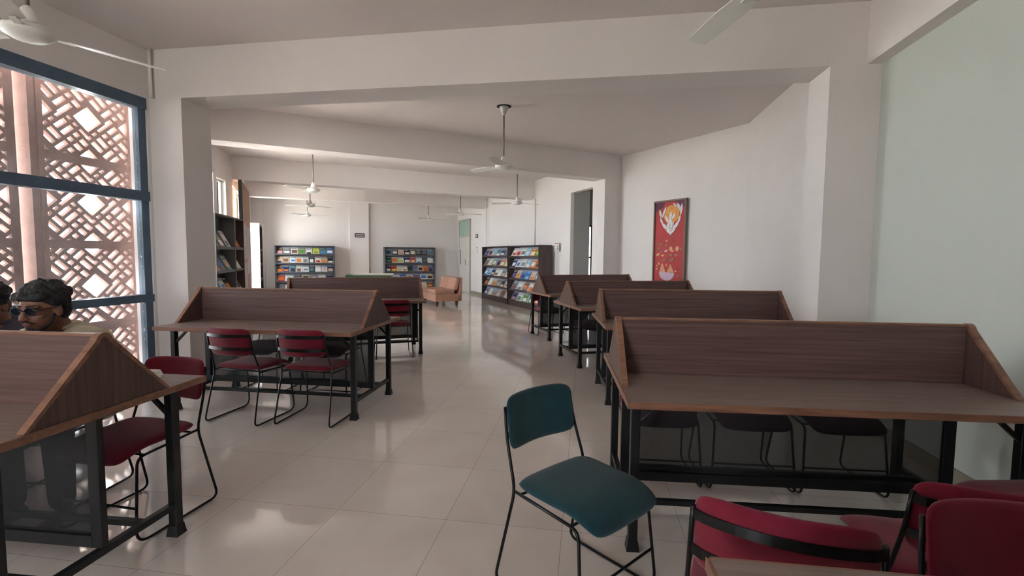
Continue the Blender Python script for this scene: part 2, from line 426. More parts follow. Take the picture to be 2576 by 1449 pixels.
for ci in range(3):
    sc = .285 + ci*1.05
    for ri in range(4):
        o = bpy.data.objects.new('lattice_block', LM); COL.objects.link(o)
        p = pt(sc, .45); o.scale = (1.07, 1, 1); o.location = (p.x, p.y, .24+ri*.8); o.rotation_euler = (0, 0, ang)
        tag(o, 'terracotta lattice block outside, %s, %s' % (rows[ri], cols[ci]), 'screen', 'terracotta lattice blocks outside the window')
GAP = ['left of the first lattice stack', 'left of the second lattice stack', 'left of the third lattice stack']
for k in range(3):
    for a0, a1, e in ((-.085, -.03, 'right'), (.07, .115, 'left')):
        sc = .81 + k*1.05
        b = MB(); b.slab(pt(sc+a0, .40), pt(sc+a1, .40), -.2, -.2, 3.5)
        o = b.build('screen_post', TERRA); tag(o, 'terracotta post outside, %s edge of gap %s' % (e, GAP[k]), 'post')

# ------------------------------------------------------------------ carrel tables
TL, TD, TP, LX, LY, PB, ZR = 1.764, 1.047, 1.752, .822, .366, .297, 1.051
def carrel():
    r = empty('carrel_table')
    b = MB(); b.box(-TL/2+.008, TL/2-.008, -TD/2+.008, TD/2-.008, .72, .75); b.build('desktop', WOODT, r)
    b = MB()
    b.box(-TL/2, TL/2, -TD/2, -TD/2+.009, .7185, .7495); b.box(-TL/2, TL/2, TD/2-.009, TD/2, .7185, .7495)
    b.box(-TL/2, -TL/2+.009, -TD/2, TD/2, .7185, .7495); b.box(TL/2-.009, TL/2, -TD/2, TD/2, .7185, .7495)
    b.build('edge_band', LIP, r, .002)
    b = MB(); b.box(-TP/2+.03, TP/2-.03, -.012, .012, .75, ZR-.012); b.build('divider', WOODH, r)
    b = MB(); b.box(-TP/2+.03, TP/2-.03, -.014, .014, ZR-.013, ZR-.001); b.build('divider_cap', LIP, r, .003)
    for sx in (-1, 1):
        prof = [(-PB, .75), (PB, .75)] + [(.028*math.cos(a)*1.1+.0, ZR-.034+.034*math.sin(a)) for a in [PI*(.08+.84*k/8) for k in range(9)]]
        x0, x1 = (TP/2-.028, TP/2) if sx > 0 else (-TP/2, -TP/2+.028)
        b = MB(); b.prism(prof, lambda u, v, w: (w, u, v), x0+.001, x1-.001); e = b.build('end_panel', WOODV, r)
        outl = [(PB+.004, .752)] + [(.036*math.cos(a), ZR-.034+.037*math.sin(a)) for a in [PI*(.08+.84*k/8) for k in range(9)]] + [(-PB-.004, .752)]
        inn = [(PB-.014, .752)] + [(.020*math.cos(a), ZR-.04+.026*math.sin(a)) for a in [PI*(.08+.84*k/8) for k in range(9)]] + [(-PB+.014, .752)]
        b = MB()
        for k in range(len(outl)-1):
            q = [inn[k], outl[k], outl[k+1], inn[k+1]]
            b.prism(q, lambda u, v, w: (w, u, v), x0-.001, x1+.001)
        bmesh.ops.remove_doubles(b.bm, verts=b.bm.verts, dist=1e-5)
        b.build('panel_edging', LIP, e)
    for sx in (-1, 1):
        for sy in (-1, 1):
            x, y = sx*LX, sy*LY
            b = MB(); b.box(x-.021, x+.021, y-.021, y+.021, .012, .72); l = b.build('leg', BLACK, r, .003)
            b = MB(); b.hexa([(x-.03, y-.03, 0), (x+.03, y-.03, 0), (x+.03, y+.03, 0), (x-.03, y+.03, 0), (x-.023, y-.023, .05), (x+.023, y-.023, .05), (x+.023, y+.023, .05), (x-.023, y+.023, .05)]); b.build('foot', BLACK, l)
            b = MB(); b.bar((x-sx*.02, y, .60), (x-sx*.14, y, .715), .018, .018); b.build('brace', BLACK, r)
        b = MB(); b.box(sx*LX-.014, sx*LX+.014, -LY, LY, .135, .165); b.build('side_stretcher', BLACK, r)
        b = MB(); b.box(sx*(LX-.012)-.024, sx*(LX-.012)+.024, -.014, .014, .166, .72); b.build('panel_post', BLACK, r)
    for sy in (-1, 1):
        b = MB(); b.box(-LX, LX, sy*.2-.013, sy*.2+.013, .137, .163); b.build('rail', BLACK, r)
    b = MB(); b.box(-.79, .79, -.015, .015, .166, .215); b.box(-.79, .79, -.015, .015, .68, .72); b.build('panel_rail', BLACK, r)
    b = MB(); b.box(-.79, .79, -.001, .001, .215, .68); b.build('modesty_panel', MESH, r)
    return r
proto = carrel(); remember(proto)
TABLES = [
 ('near left', -2.488, 1.971, -.111, 'brown carrel table in front of the seated people, bottom left'),
 ('left', -2.066, 4.351, -.135, 'brown carrel table with two maroon chairs tucked in, beside the white left column'),
 ('far left', -2.156, 6.615, .329, 'dark carrel table behind the left table, its end near the tan sofa'),
 ('front', 1.217, .326, -.13, 'carrel table of which only the worn desktop corner shows at the bottom edge'),
 ('right', 1.428, 2.449, -.091, 'large near carrel table on the right, behind the green chair'),
 ('right second', 1.74, 4.67, -.049, 'carrel table directly behind the largest right one, second in the right row'),
 ('right third', 1.557, 6.313, .225, 'carrel table third in the right row, standing below the red painting'),
 ('right fourth', 1.264, 8.244, .337, 'farthest carrel table of the right row, beside the magazine racks'),
]
for i, (n, x, y, th, lab) in enumerate(TABLES):
    o = proto if i == 0 else copy_tree(proto)
    o.location = (x, y, 0); o.rotation_euler = (0, 0, th); tag(o, lab, 'carrel table', 'carrel tables of the reading room')

# ------------------------------------------------------------------ chairs
def cushion(b, fn, n=15, m=15, k=.07, p=7):
    """fn(a, c, side) -> point; a,c in -1..1; side is the height factor -1..1"""
    q = lambda i, n: math.sin((i/(n-1)*2-1)*PI/2*.96)/math.sin(PI/2*.96)
    T = []; B = []
    for i in range(n):
        rt = []; rb = []
        for j in range(m):
            a = q(i, n); c = q(j, m)
            h = ((1-abs(a)**p)*(1-abs(c)**p))**.5
            A = a*(1-k*abs(c)**8); C_ = c*(1-k*abs(a)**8)
            vt = b.bm.verts.new(fn(A, C_, h)); edge = i in (0, n-1) or j in (0, m-1)
            rt.append(vt); rb.append(vt if edge else b.bm.verts.new(fn(A, C_, -h)))
        T.append(rt); B.append(rb)
    for i in range(n-1):
        for j in range(m-1):
            b.face([T[i][j], T[i+1][j], T[i+1][j+1], T[i][j+1]], True)
            f = [B[i][j], B[i][j+1], B[i+1][j+1], B[i+1][j]]
            if len(set(f)) == 4: b.face(f, True)
    return b
def make_chair(name, fabric):
    r = empty(name)
    for sx in (-1, 1):
        P = [(sx*.199, -.235, .745), (sx*.205, -.215, .62), (sx*.216, -.15, .425), (sx*.236, -.25, .008), (sx*.236, .225, .008), (sx*.214, .185, .405), (sx*.214, -.15, .42)]
        b = MB(); b.tube(fillet(P, [0, .08, .05, .05, .07, .04, 0], 6), .0066, 8); b.build('side_frame', BLACKTUBE, r)
    b = MB(); b.tube([(-.226, .206, .17), (.226, .206, .17)], .0055, 8); b.build('cross_bar', BLACKTUBE, r)
    b = MB(); b.tube([(-.214, -.12, .418), (.214, -.12, .418)], .0055, 8); b.tube([(-.214, .15, .408), (.214, .15, .408)], .0055, 8); b.build('seat_support', BLACKTUBE, r)
    def seat(a, c, h):
        y = -.155+(c+1)/2*.415; d = max(0, (y-.10)/.16)
        z = .452 - .055*d**2 - .006*math.cos(a*PI/2)*(1 if h < 0 else 0)
        return (a*.212*(1-.03*c), y, z+h*.022+(.006*(1-a*a) if h > 0 else 0) - .006*(1-c*c))
    b = cushion(MB(), seat, 15, 19); b.build('seat', fabric, r)
    def back(a, c, h):
        z = .672+c*.112; y = -.200-.16*(z-.56)-.045*(1-a*a)+.006
        return (a*.198, y+h*.018, z)
    b = cushion(MB(), back, 19, 13, .1); b.build('backrest', fabric, r)
    for z in (.62, .725):
        b = MB(); yb = -.200-.16*(z-.56)
        pts = [(a*.202, yb-.016-.045*(1-a*a)+.006-(.004 if abs(a) < .99 else -.004), z) for a in [k/8-1 for k in range(17)]]
        for k in range(16):
            (x0, y0, _), (x1, y1, _) = pts[k], pts[k+1]
            b.hexa([(x0, y0-.003, z-.013), (x1, y1-.003, z-.013), (x1, y1+.001, z-.013), (x0, y0+.001, z-.013), (x0, y0-.003, z+.013), (x1, y1-.003, z+.013), (x1, y1+.001, z+.013), (x0, y0+.001, z+.013)])
        bmesh.ops.remove_doubles(b.bm, verts=b.bm.verts, dist=1e-5)
        b.build('back_strap', BLACKTUBE, r)
    return r
red0 = make_chair('stacking_chair', RED); remember(red0)
green0 = make_chair('stacking_chair', GREEN); remember(green0)
used = [False]
def put_chair(rx, ry, fx, fy, label, src=None, group='maroon chairs'):
    l = math.hypot(fx, fy); fx /= l; fy /= l
    if src: o = src
    elif not used[0]: o = red0; used[0] = True
    else: o = copy_tree(red0)
    o.location = (rx+fx*.25, ry+fy*.25, 0); o.rotation_euler = (0, 0, math.atan2(-fx, fy))
    tag(o, label, 'chair', group); return o
put_chair(.115, 2.085, .66, -.75, 'dark green chair standing free in the aisle, facing right', green0, None)
CH = [
 (-2.245, 3.715, .228, .974, 'maroon chair tucked under the left table, seen from behind, the left one of two'),
 (-1.655, 3.675, .148, .989, 'maroon chair tucked under the left table, seen from behind, the right one of two'),
 (-2.45, 5.05, -.12, -1, 'shaded maroon chair on the far side of the left table, behind its left half'),
 (-1.75, 4.97, -.12, -1, 'shaded maroon chair on the far side of the left table, behind its right half'),
 (-1.88, 2.65, -.2, -.98, 'dark maroon chair at the right end of the near left table, turned towards the camera'),
 (-2.55, 2.86, -.05, -1, 'maroon chair under the person with glasses'),
 (-3.14, 3.32, .1, -1, 'maroon chair under the dark-haired person at the left edge'),
 (-1.52, 6.15, -.33, .94, 'maroon chair at the right end of the far left table, near side'),
 (-2.2, 5.95, -.33, .94, 'maroon chair at the middle of the far left table, near side'),
 (.93, 3.20, -.09, -1, 'maroon chair behind the mesh of the largest right table, leftmost of three'),
 (1.45, 3.15, -.09, -1, 'maroon chair behind the mesh of the largest right table, middle of three'),
 (1.95, 3.10, -.09, -1, 'maroon chair behind the mesh of the largest right table, rightmost of three'),
 (.64, 1.075, .427, .904, 'maroon chair seen from behind with black bands, beside the desktop corner at the bottom'),
 (1.285, 1.19, .267, .964, 'maroon chair with its back to the camera, seat pointing away, at the right edge'),
 (1.215, 1.11, -.2, -.97, 'maroon chair at the right bottom edge showing the smooth front of its backrest'),
 (2.30, 1.72, -1, 0.02, 'maroon chair by the right wall under the end of the largest right table'),
 (1.25, 5.33, 0, -1, 'dark maroon chair on the far side of the second right table, left one'),
 (1.95, 5.3, 0, -1, 'dark maroon chair on the far side of the second right table, right one'),
 (1.05, 6.82, .22, -.97, 'maroon chair on the far side of the third right table, at its left end'),
 (1.65, 6.96, .22, -.97, 'dark maroon chair on the far side of the third right table, at its middle'),
 (.52, 8.56, .33, -.94, 'maroon chair on the far side of the farthest right table, at its left end'),
 (1.2, 8.85, .33, -.94, 'maroon chair on the far side of the farthest right table, at its middle'),
]
for c in CH: put_chair(*c)

# ------------------------------------------------------------------ ceiling fans
def make_fan():
    r = empty('ceiling_fan')       # origin on the ceiling
    b = MB(); b.lathe([(.02, -.12), (.035, -.08), (.06, -.03), (.062, 0)]); b.build('canopy', WHITE, r)
    b = MB(); b.tube([(0, 0, -.1), (0, 0, -.72)], .011, 10); b.build('rod', RODM, r)
    b = MB(); b.lathe([(.012, -.66), (.03, -.68), (.05, -.74), (.055, -.765)]); b.build('lower_cover', WHITE, r)
    b = MB(); b.lathe([(.02, -.845), (.075, -.84), (.115, -.815), (.12, -.79), (.095, -.77), (.03, -.765)], n=32); b.build('motor', WHITE, r)
    for k in range(3):
        a = 2*PI*k/3; M = Matrix.Rotation(a, 3, 'Z'); b = MB()
        pr = [(.16, .045), (.30, .06), (.62, .052), (.64, .04)]
        top = []; N_ = []
        for x, w in pr:
            for s, dz in ((-1, -.012), (1, .012)):
                N_.append(M @ Vector((x, s*w, -.80+dz)))
        vs = [b.bm.verts.new(p) for p in N_]; v2 = [b.bm.verts.new(p+Vector((0, 0, .004))) for p in N_]
        for i in range(3):
            b.face([vs[2*i], vs[2*i+2], vs[2*i+3], vs[2*i+1]]); b.face([v2[2*i], v2[2*i+1], v2[2*i+3], v2[2*i+2]])
            b.face([vs[2*i], v2[2*i], v2[2*i+2], vs[2*i+2]]); b.face([vs[2*i+1], vs[2*i+3], v2[2*i+3], v2[2*i+1]])
        b.face([vs[0], vs[1], v2[1], v2[0]]); b.face([vs[6], v2[6], v2[7], vs[7]])
        bl = b.build('blade', WHITE, r)
        b = MB(); b.bar(M @ Vector((.1, 0, -.802)), M @ Vector((.2, 0, -.802)), .035, .006); b.build('blade_arm', WHITE, bl)
    return r
fan0 = make_fan(); remember(fan0)
FANS = [(-.13, 6.6, math.radians(18), 'white ceiling fan hanging in the middle, between the two front beams'),
 (-2.68, 2.72, math.radians(57), 'white ceiling fan at the top left corner, near the lattice window'),
 (1.115, 2.15, math.radians(98), 'ceiling fan of which one blade enters at the top, right of the middle'),
 (-3.8, 9.18, math.radians(5), 'white ceiling fan beyond the second beam, left of the middle'),
 (.1, 11.1, math.radians(38), 'white ceiling fan beyond the second beam, above the magazine racks'),
 (-5.12, 12.16, math.radians(60), 'white ceiling fan in the far bay, left one below the third beam'),
 (-1.54, 14.2, math.radians(20), 'white ceiling fan in the far bay, near the door'),
 (-6.5, 15.2, math.radians(10), 'white ceiling fan in the last bay, above the left back rack'),
 (-2.89, 16.5, math.radians(10), 'white ceiling fan in the last bay, right of the grey pipe')]
for i, (x, y, a, lab) in enumerate(FANS):
    o = fan0 if i == 0 else copy_tree(fan0)
    o.location = (x, y, HC); o.rotation_euler = (0, 0, a); tag(o, lab, 'ceiling fan', 'ceiling fans')

# ------------------------------------------------------------------ magazine racks
CP = {'white': (225, 224, 218), 'blue': (60, 120, 190), 'light blue': (140, 190, 215), 'navy': (38, 48, 96), 'green': (84, 140, 70), 'dark green': (30, 80, 50), 'orange': (214, 120, 50), 'red': (186, 56, 44),
      'grey': (120, 122, 126), 'black': (44, 42, 46), 'beige': (206, 180, 150), 'brown': (120, 84, 66), 'violet': (100, 96, 150), 'yellow': (196, 204, 60), 'pink': (206, 160, 170), 'teal': (90, 130, 136), 'olive': (140, 145, 100)}
PAGE = mat('page_white', (226, 224, 216), .7, vary=.02, vscale=20)
def cover(c): return mat('cover_'+c.replace(' ', '_'), CP[c], .45, vary=.12, vscale=16)
ORD = ['first', 'second', 'third', 'fourth', 'fifth', 'sixth', 'seventh', 'eighth', 'ninth', 'tenth', 'eleventh']
def rack(name, label, p0, p1, H, depth, rowsz, rowcols, matS, group, short, backm=GREYBACK, side0=None, side1=None):
    a = Vector(p0); c = Vector(p1); w = (c-a).length; th = math.atan2(c.y-a.y, c.x-a.x)
    r = empty('magazine_rack', (a.x, a.y, 0), th); tag(r, label, 'magazine rack', group)
    b = MB(); b.box(0, .03, 0, depth, 0, H); b.build('side_panel', side0 or matS, r)
    b = MB(); b.box(w-.03, w, 0, depth, 0, H); b.build('side_panel', side1 or matS, r)
    b = MB(); b.box(.03, w-.03, 0, depth, H-.025, H-.001); b.build('top', matS, r)
    b = MB(); b.box(.03, w-.03, .012, depth, 0, rowsz[0]-.03); b.build('plinth', matS, r)
    b = MB(); b.box(.03, w-.03, depth-.012, depth-.002, rowsz[0]-.03, H-.025); b.build('back_panel', backm, r)
    mags = []
    for ri, z in enumerate(rowsz):
        pitch = (rowsz[1]-rowsz[0]); hh = pitch*.80
        sh = empty('display_shelf', (0, 0, 0)); sh.parent = r
        b = MB(); b.hexa([(.032, .03, z-.02), (w-.032, .03, z-.02), (w-.032, depth-.02, z-.02), (.032, depth-.02, z-.02), (.032, .03, z-.008), (w-.032, .03, z-.008), (w-.032, depth-.02, z-.008), (.032, depth-.02, z-.008)])
        b.build('shelf_board', matS, sh)
        b = MB(); b.box(.032, w-.032, .008, .024, z-.028, z+.022); b.build('lip', matS, sh)
        y1 = .03+hh*.55
        b = MB(); b.hexa([(.032, .045, z-.005), (w-.032, .045, z-.005), (w-.032, .052, z-.005), (.032, .052, z-.005), (.032, y1+.015, z+hh), (w-.032, y1+.015, z+hh), (w-.032, y1+.022, z+hh), (.032, y1+.022, z+hh)])
        b.build('sloped_back', backm, sh)
        cols_ = rowcols[ri]; n = len(cols_); slot = (w-.10)/max(n, 1)
        for k, cc in enumerate(cols_):
            if cc is None: continue
            mw = min(slot*.96, .265)*random.uniform(.88, 1); mh = hh*random.uniform(.96, 1.12); t = random.uniform(.005, .014)
            c1, c2 = (cc if isinstance(cc, tuple) else (cc, random.choice(['white', 'beige', 'grey', 'black', 'white', 'blue', 'orange'])))
            b = MB(); x0 = -mw/2; x1 = mw/2
            b.mi = 0; b.box(x0, x1, .0015, t, 0, mh)
            b.mi = 1; b.box(x0-.001, x1+.001, 0, .0015, 0, mh)
            u0 = random.uniform(.1, .3); u1 = u0+random.uniform(.25, .5)
            b.mi = 2; b.box(x0+mw*random.uniform(.06, .2), x1-mw*random.uniform(.06, .2), -.0008, 0, mh*u0, mh*u1)
            b.mi = 0 if c1 != 'white' else 2; b.box(x0+mw*.1, x1-mw*.15, -.0008, 0, mh*.86, mh*.92)
            o = b.build('magazine', [PAGE, cover(c1), cover(c2)])
            lean = math.atan2(y1-.035, hh)
            M = Matrix.Translation((a.x, a.y, 0)) @ Matrix.Rotation(th, 4, 'Z') @ Matrix.Translation((.05+slot*(k+.5)+random.uniform(-.008, .008), .042-t-.002, z-.004)) @ Matrix.Rotation(-lean, 4, 'X') @ Matrix.Rotation(random.uniform(-.02, .02), 4, 'Y')
            o.matrix_world = M
            tag(o, '%s magazine, %s from left, %s shelf of the %s' % (c1, ORD[min(k, 10)], ['lowest', 'second lowest', 'middle', 'second highest', 'highest'][ri] if len(rowsz) == 5 else ORD[ri]+' lowest', short), 'magazine', 'magazines in the '+short)
    return r
RZ = [.14, .44, .74, 1.04, 1.335]
rack('r', 'brown magazine rack on the right wall, farther of the pair, with grey back', (-.96, 15.12), (-.13, 13.27), 1.63, .36, RZ,
     [['violet', 'white', 'light blue', 'beige', 'brown', 'white'], ['black', 'white', ('beige', 'orange'), 'grey', 'black', 'white'], [('blue', 'white'), ('light blue', 'blue'), 'navy', ('white', 'brown'), 'white', 'grey', 'white'],
      [('olive', 'brown'), 'white', 'green', 'violet', ('orange', 'white'), 'yellow'], [('navy', 'violet'), 'pink', 'light blue', 'teal', 'navy', 'violet']], RACKW, 'magazine racks on the right wall', 'farther right rack')
rack('r', 'brown magazine rack on the right wall, nearer of the pair, next to the last carrel', (-.10, 13.21), (.64, 11.57), 1.63, .36, RZ,
     [[('navy', 'pink'), ('white', 'green'), ('green', 'white'), ('green', 'white'), ('red', 'white')], [('grey', 'brown'), ('white', 'grey'), ('brown', 'orange'), ('white', 'orange'), ('grey', 'white')], [('black', 'violet'), ('beige', 'orange'), ('blue', 'navy'), ('blue', 'light blue'), ('beige', 'orange'), ('blue', 'white')],
      [('navy', 'white'), 'white', ('white', 'grey'), 'light blue', ('orange', 'white'), ('orange', 'black')], [('white', 'red'), ('white', 'red'), ('white', 'grey'), ('light blue', 'white'), ('orange', 'white'), ('green', 'yellow')]], RACKW, 'magazine racks on the right wall', 'nearer right rack')
rack('r', 'grey-brown magazine rack against the back wall, left of the sign', (-7.72, 15.50), (-6.04, 16.27), 1.63, .3, RZ,
     [['grey', 'white', 'grey', 'beige', 'white', 'blue', 'grey'], [('red', 'orange'), 'white', 'black', 'beige', 'grey', 'white', 'navy'], [('brown', 'orange'), ('navy', 'orange'), 'teal', ('white', 'brown'), ('white', 'grey'), ('black', 'teal'), 'white', ('white', 'pink'), 'navy'],
      [('beige', 'navy'), ('beige', 'brown'), 'white', 'white', 'white', 'black', ('white', 'red'), 'beige', 'black'], [('brown', 'pink'), ('grey', 'white'), ('white', 'brown'), ('olive', 'green'), 'white', ('yellow', 'olive'), ('teal', 'blue'), ('blue', 'white')]], RACKG, 'magazine racks on the back wall', 'left back rack', GREYBACK)
rack('r', 'grey-brown magazine rack against the back wall, behind the tan sofa', (-4.53, 16.95), (-2.86, 17.72), 1.63, .3, RZ,
     [['white', 'beige', 'white', 'grey', 'navy', 'white', ('brown', 'orange')], ['grey', 'white', 'blue', 'beige', 'violet', 'white', ('beige', 'black')], ['navy', ('red', 'yellow'), ('white', 'beige'), 'white', 'dark green', ('violet', 'grey'), ('beige', 'black'), ('orange', 'red'), 'violet'],
      [('dark green', 'grey'), ('beige', 'orange'), ('white', 'yellow'), ('navy', 'white'), ('red', 'beige'), 'white', ('black', 'grey'), 'white'], [('teal', 'navy'), ('black', 'white'), ('beige', 'pink'), ('black', 'white'), ('brown', 'white'), ('black', 'grey'), ('black', 'grey'), ('olive', 'blue')]], RACKG, 'magazine racks on the back wall', 'right back rack', GREYBACK)
RZ2 = [.2, .62, 1.04, 1.46]
rack('r', 'tall dark open rack by the left windows, nearest to the white column', (-5.02, 8.10), (-5.34, 9.22), 2.05, .26, RZ2,
     [['grey', 'teal', 'white'], ['grey', 'teal', 'white', 'black'], [('pink', 'orange'), 'grey', 'teal'], ['olive', 'olive', 'white']], RACKG, 'tall racks by the left windows', 'nearest left rack', RACKG)
rack('r', 'tall dark open rack by the left windows, just beyond the nearest one', (-5.36, 9.26), (-5.53, 9.86), 2.05, .22, RZ2,
     [['white', 'grey'], ['beige', 'white'], ['grey', 'white'], ['red', 'brown']], RACKW, 'tall racks by the left windows', 'second left rack', RACKG)
rack('r', 'tall rack with a brightly lit white side, beyond the brown wooden board', (-6.60, 12.5), (-7.55, 14.45), 2.15, .26, RZ2,
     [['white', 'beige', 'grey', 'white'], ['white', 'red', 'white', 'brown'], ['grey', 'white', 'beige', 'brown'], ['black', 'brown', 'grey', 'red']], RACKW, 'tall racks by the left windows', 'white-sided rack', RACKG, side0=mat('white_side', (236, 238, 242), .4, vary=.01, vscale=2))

# brown board between window and rack
r = empty('wooden_board', (-5.62, 9.99, 0), math.atan2(11.81-9.99, -6.46+5.62)); tag(r, 'tall brown wooden board with notices pinned low, by the left windows', 'board')
b = MB(); b.box(0, 2.0, 0, .05, .0, 2.86); b.build('board', wood('plywood_brown', (140, 100, 74), (176, 132, 100), (12, 12, 1.5), .6), r)
b = MB(); b.box(-.02, 0, -.01, .06, 0, 2.88); b.build('edge_post', mat('dark_green_post', (50, 56, 54), .5, vary=.05, vscale=4), r)
b = MB(); b.box(.15, .85, -.004, 0, 1.25, 2.0); b.box(.9, 1.6, -.004, 0, .9, 1.95); b.box(.15, .8, -.004, 0, .5, 1.15); b.build('notice', mat('notice_paper', (176, 170, 172), .7, vary=.2, vscale=12), r)

# ------------------------------------------------------------------ tan sofa
r = empty('sofa', (-1.98, 12.56, 0), math.atan2(.463*-1, -.887)+0)
# local: +x = facing direction, +y = to the near side
ang_s = math.atan2(-.463, -.887); r.rotation_euler = (0, 0, ang_s); r.location = (-1.98, 12.56, 0)
tag(r, 'small tan two-seat sofa without arms, facing left in the far room', 'sofa')
TAN = mat('tan_upholstery', (180, 136, 116), .8, bump=.1, bscale=200, vary=.06, vscale=8)
# origin at near front foot; body extends -x (back) and -y (away)
b = MB(); b.box(-.66, .06, -1.16, .05, .13, .33); b.build('base', TAN, r, .015)
for y0, y1 in ((-1.16, -.558), (-.552, .05)):
    b = MB(); b.box(-.48, .075, y0, y1, .33, .44); b.build('seat_cushion', TAN, r, .03)
    b = MB(); b.hexa([(-.56, y0, .42), (-.44, y0, .42), (-.44, y1, .42), (-.56, y1, .42), (-.64, y0, .76), (-.52, y0, .76), (-.52, y1, .76), (-.64, y1, .76)]); b.build('back_cushion', TAN, r, .03)
b = MB(); b.hexa([(-.68, -1.16, .13), (-.56, -1.16, .13), (-.56, .05, .13), (-.68, .05, .13), (-.70, -1.16, .755), (-.64, -1.16, .755), (-.64, .05, .755), (-.70, .05, .755)]); b.build('back_frame', TAN, r, .012)
for x in (0, -.55):
    for y in (0, -1.08):
        b = MB(); b.hexa([(x-.02, y-.02, 0), (x+.02, y-.02, 0), (x+.02, y+.02, 0), (x-.02, y+.02, 0), (x-.035, y-.035, .13), (x+.035, y-.035, .13), (x+.035, y+.035, .13), (x-.035, y+.035, .13)]); b.build('leg', mat('brown_leg', (96, 56, 40), .5, vary=.1, vscale=9), r)

# low display desk behind the far left carrel
r = empty('display_desk', (-3.9, 13.1, 0), .2); tag(r, 'low display desk with green top edge and white board, behind the far left carrel', 'desk')
b = MB(); b.box(-.62, .55, -.3, .3, .74, .80); b.build('desk_top', mat('green_baize', (74, 120, 98), .8, vary=.08, vscale=9), r)
b = MB(); b.box(-.42, .62, -.34, .26, .801, .835); b.build('white_board', WHITE, r, .004)
for x in (-.56, .49):
    for y in (-.25, .25):
        b = MB(); b.box(x-.02, x+.02, y-.02, y+.02, 0, .74); b.build('leg', BLACK, r)

# ------------------------------------------------------------------ painting
pa = Vector((2.19, 9.77)); pb_ = Vector((3.53, 7.29)); pd = (pb_-pa).normalized(); pth = math.atan2(pd.y, pd.x)
pc = Vector((2.835, 8.57)); pn = Vector((pd.y, -pd.x))
r = empty('painting', (pc.x+pn.x*.02, pc.y+pn.y*.02, 0), pth); tag(r, 'tall framed red painting with white leaves, orange disc and bowl', 'painting')
PW, PZ0, PZ1 = .75, .86, 2.38
frm = mat('painting_frame', (118, 100, 84), .5, vary=.1, vscale=12)
b = MB(); hw = PW/2
b.box(-hw, -hw+.03, -.045, 0, PZ0, PZ1); b.box(hw-.03, hw, -.045, 0, PZ0, PZ1); b.box(-hw+.03, hw-.03, -.045, 0, PZ1-.03, PZ1); b.box(-hw+.03, hw-.03, -.045, 0, PZ0, PZ0+.03)
b.build('frame', frm, r, .004)
pm = [mat('paint_red', (178, 50, 50), .6, vary=.12, vscale=4), mat('paint_orange', (224, 150, 70), .6, vary=.15, vscale=25), mat('paint_white', (224, 216, 214), .6, vary=.08, vscale=20),
      mat('paint_lilac', (206, 176, 196), .6, vary=.05, vscale=9), mat('paint_sand', (216, 150, 110), .6, vary=.2, vscale=25), mat('paint_dark', (70, 40, 60), .6, vary=.1, vscale=20), mat('paint_olive', (150, 104, 78), .6, vary=.15, vscale=20), mat('paint_purple', (96, 40, 66), .6, vary=.3, vscale=6)]
b = MB(); b.box(-hw+.03, hw-.03, -.02, -.004, PZ0+.03, PZ1-.03)
lay = [0]
def patch(poly, mi):
    lay[0] += 1; y = -.0205-lay[0]*.00009; b.mi = mi
    b.prism([(u, v) for u, v in poly], lambda u, v, w: (u, w, v), y, -.0195)
def disc(cx, cz, rx, rz, mi, rot=0, n=20):
    patch([(cx+rx*math.cos(t)*math.cos(rot)-rz*math.sin(t)*math.sin(rot), cz+rx*math.cos(t)*math.sin(rot)+rz*math.sin(t)*math.cos(rot)) for t in [2*PI*k/n for k in range(n)]], mi)
def leaf(x0, z0, x1, z1, w, mi=2):
    d = Vector((x1-x0, z1-z0)); n = Vector((-d.y, d.x)).normalized()
    P = []
    for t, s in ((0, 0), (.25, .8), (.5, 1), (.75, .7), (1, 0)): P.append((x0+d.x*t+n.x*w*s, z0+d.y*t+n.y*w*s))
    for t, s in ((.75, .7), (.5, 1), (.25, .8)): P.append((x0+d.x*t-n.x*w*s, z0+d.y*t-n.y*w*s))
    patch([(p[0]+.004, p[1]-.004) for p in P], 5); patch(P, mi)
def U(px): return (px-315)/235*(PW/2-.03)         # picture crop pixels to canvas metres
def Z(py): return PZ1-.03-(py-160)/1200*(PZ1-PZ0-.06)
patch([(-hw+.03, PZ1-.03), (-.12, PZ1-.03), (-.16, PZ1-.12), (-hw+.03, PZ1-.2)], 7); patch([(.12, PZ1-.03), (hw-.03, PZ1-.03), (hw-.03, PZ1-.16), (.2, PZ1-.10)], 7)
disc(U(335), Z(345), U(460)-U(335), abs(Z(345)-Z(215)), 1, 0, 32)
leafs = [(330, 660, 320, 310, 20), (330, 640, 215, 470, 16), (335, 640, 460, 430, 16), (330, 600, 270, 470, 14), (340, 590, 375, 440, 14), (300, 480, 240, 350, 14), (345, 420, 405, 335, 14), (325, 420, 335, 300, 16),
 (270, 570, 180, 450, 13), (385, 560, 470, 440, 13), (210, 490, 155, 380, 12), (440, 500, 480, 360, 12), (180, 390, 145, 260, 14), (190, 400, 255, 215, 12), (480, 380, 500, 190, 13), (480, 330, 435, 185, 12), (460, 290, 415, 190, 9), (420, 250, 360, 185, 9), (340, 560, 350, 470, 12), (310, 560, 300, 440, 12)]
for x0, z0, x1, z1, w in leafs: leaf(U(x0), Z(z0), U(x1), Z(z1), w/235*.47)
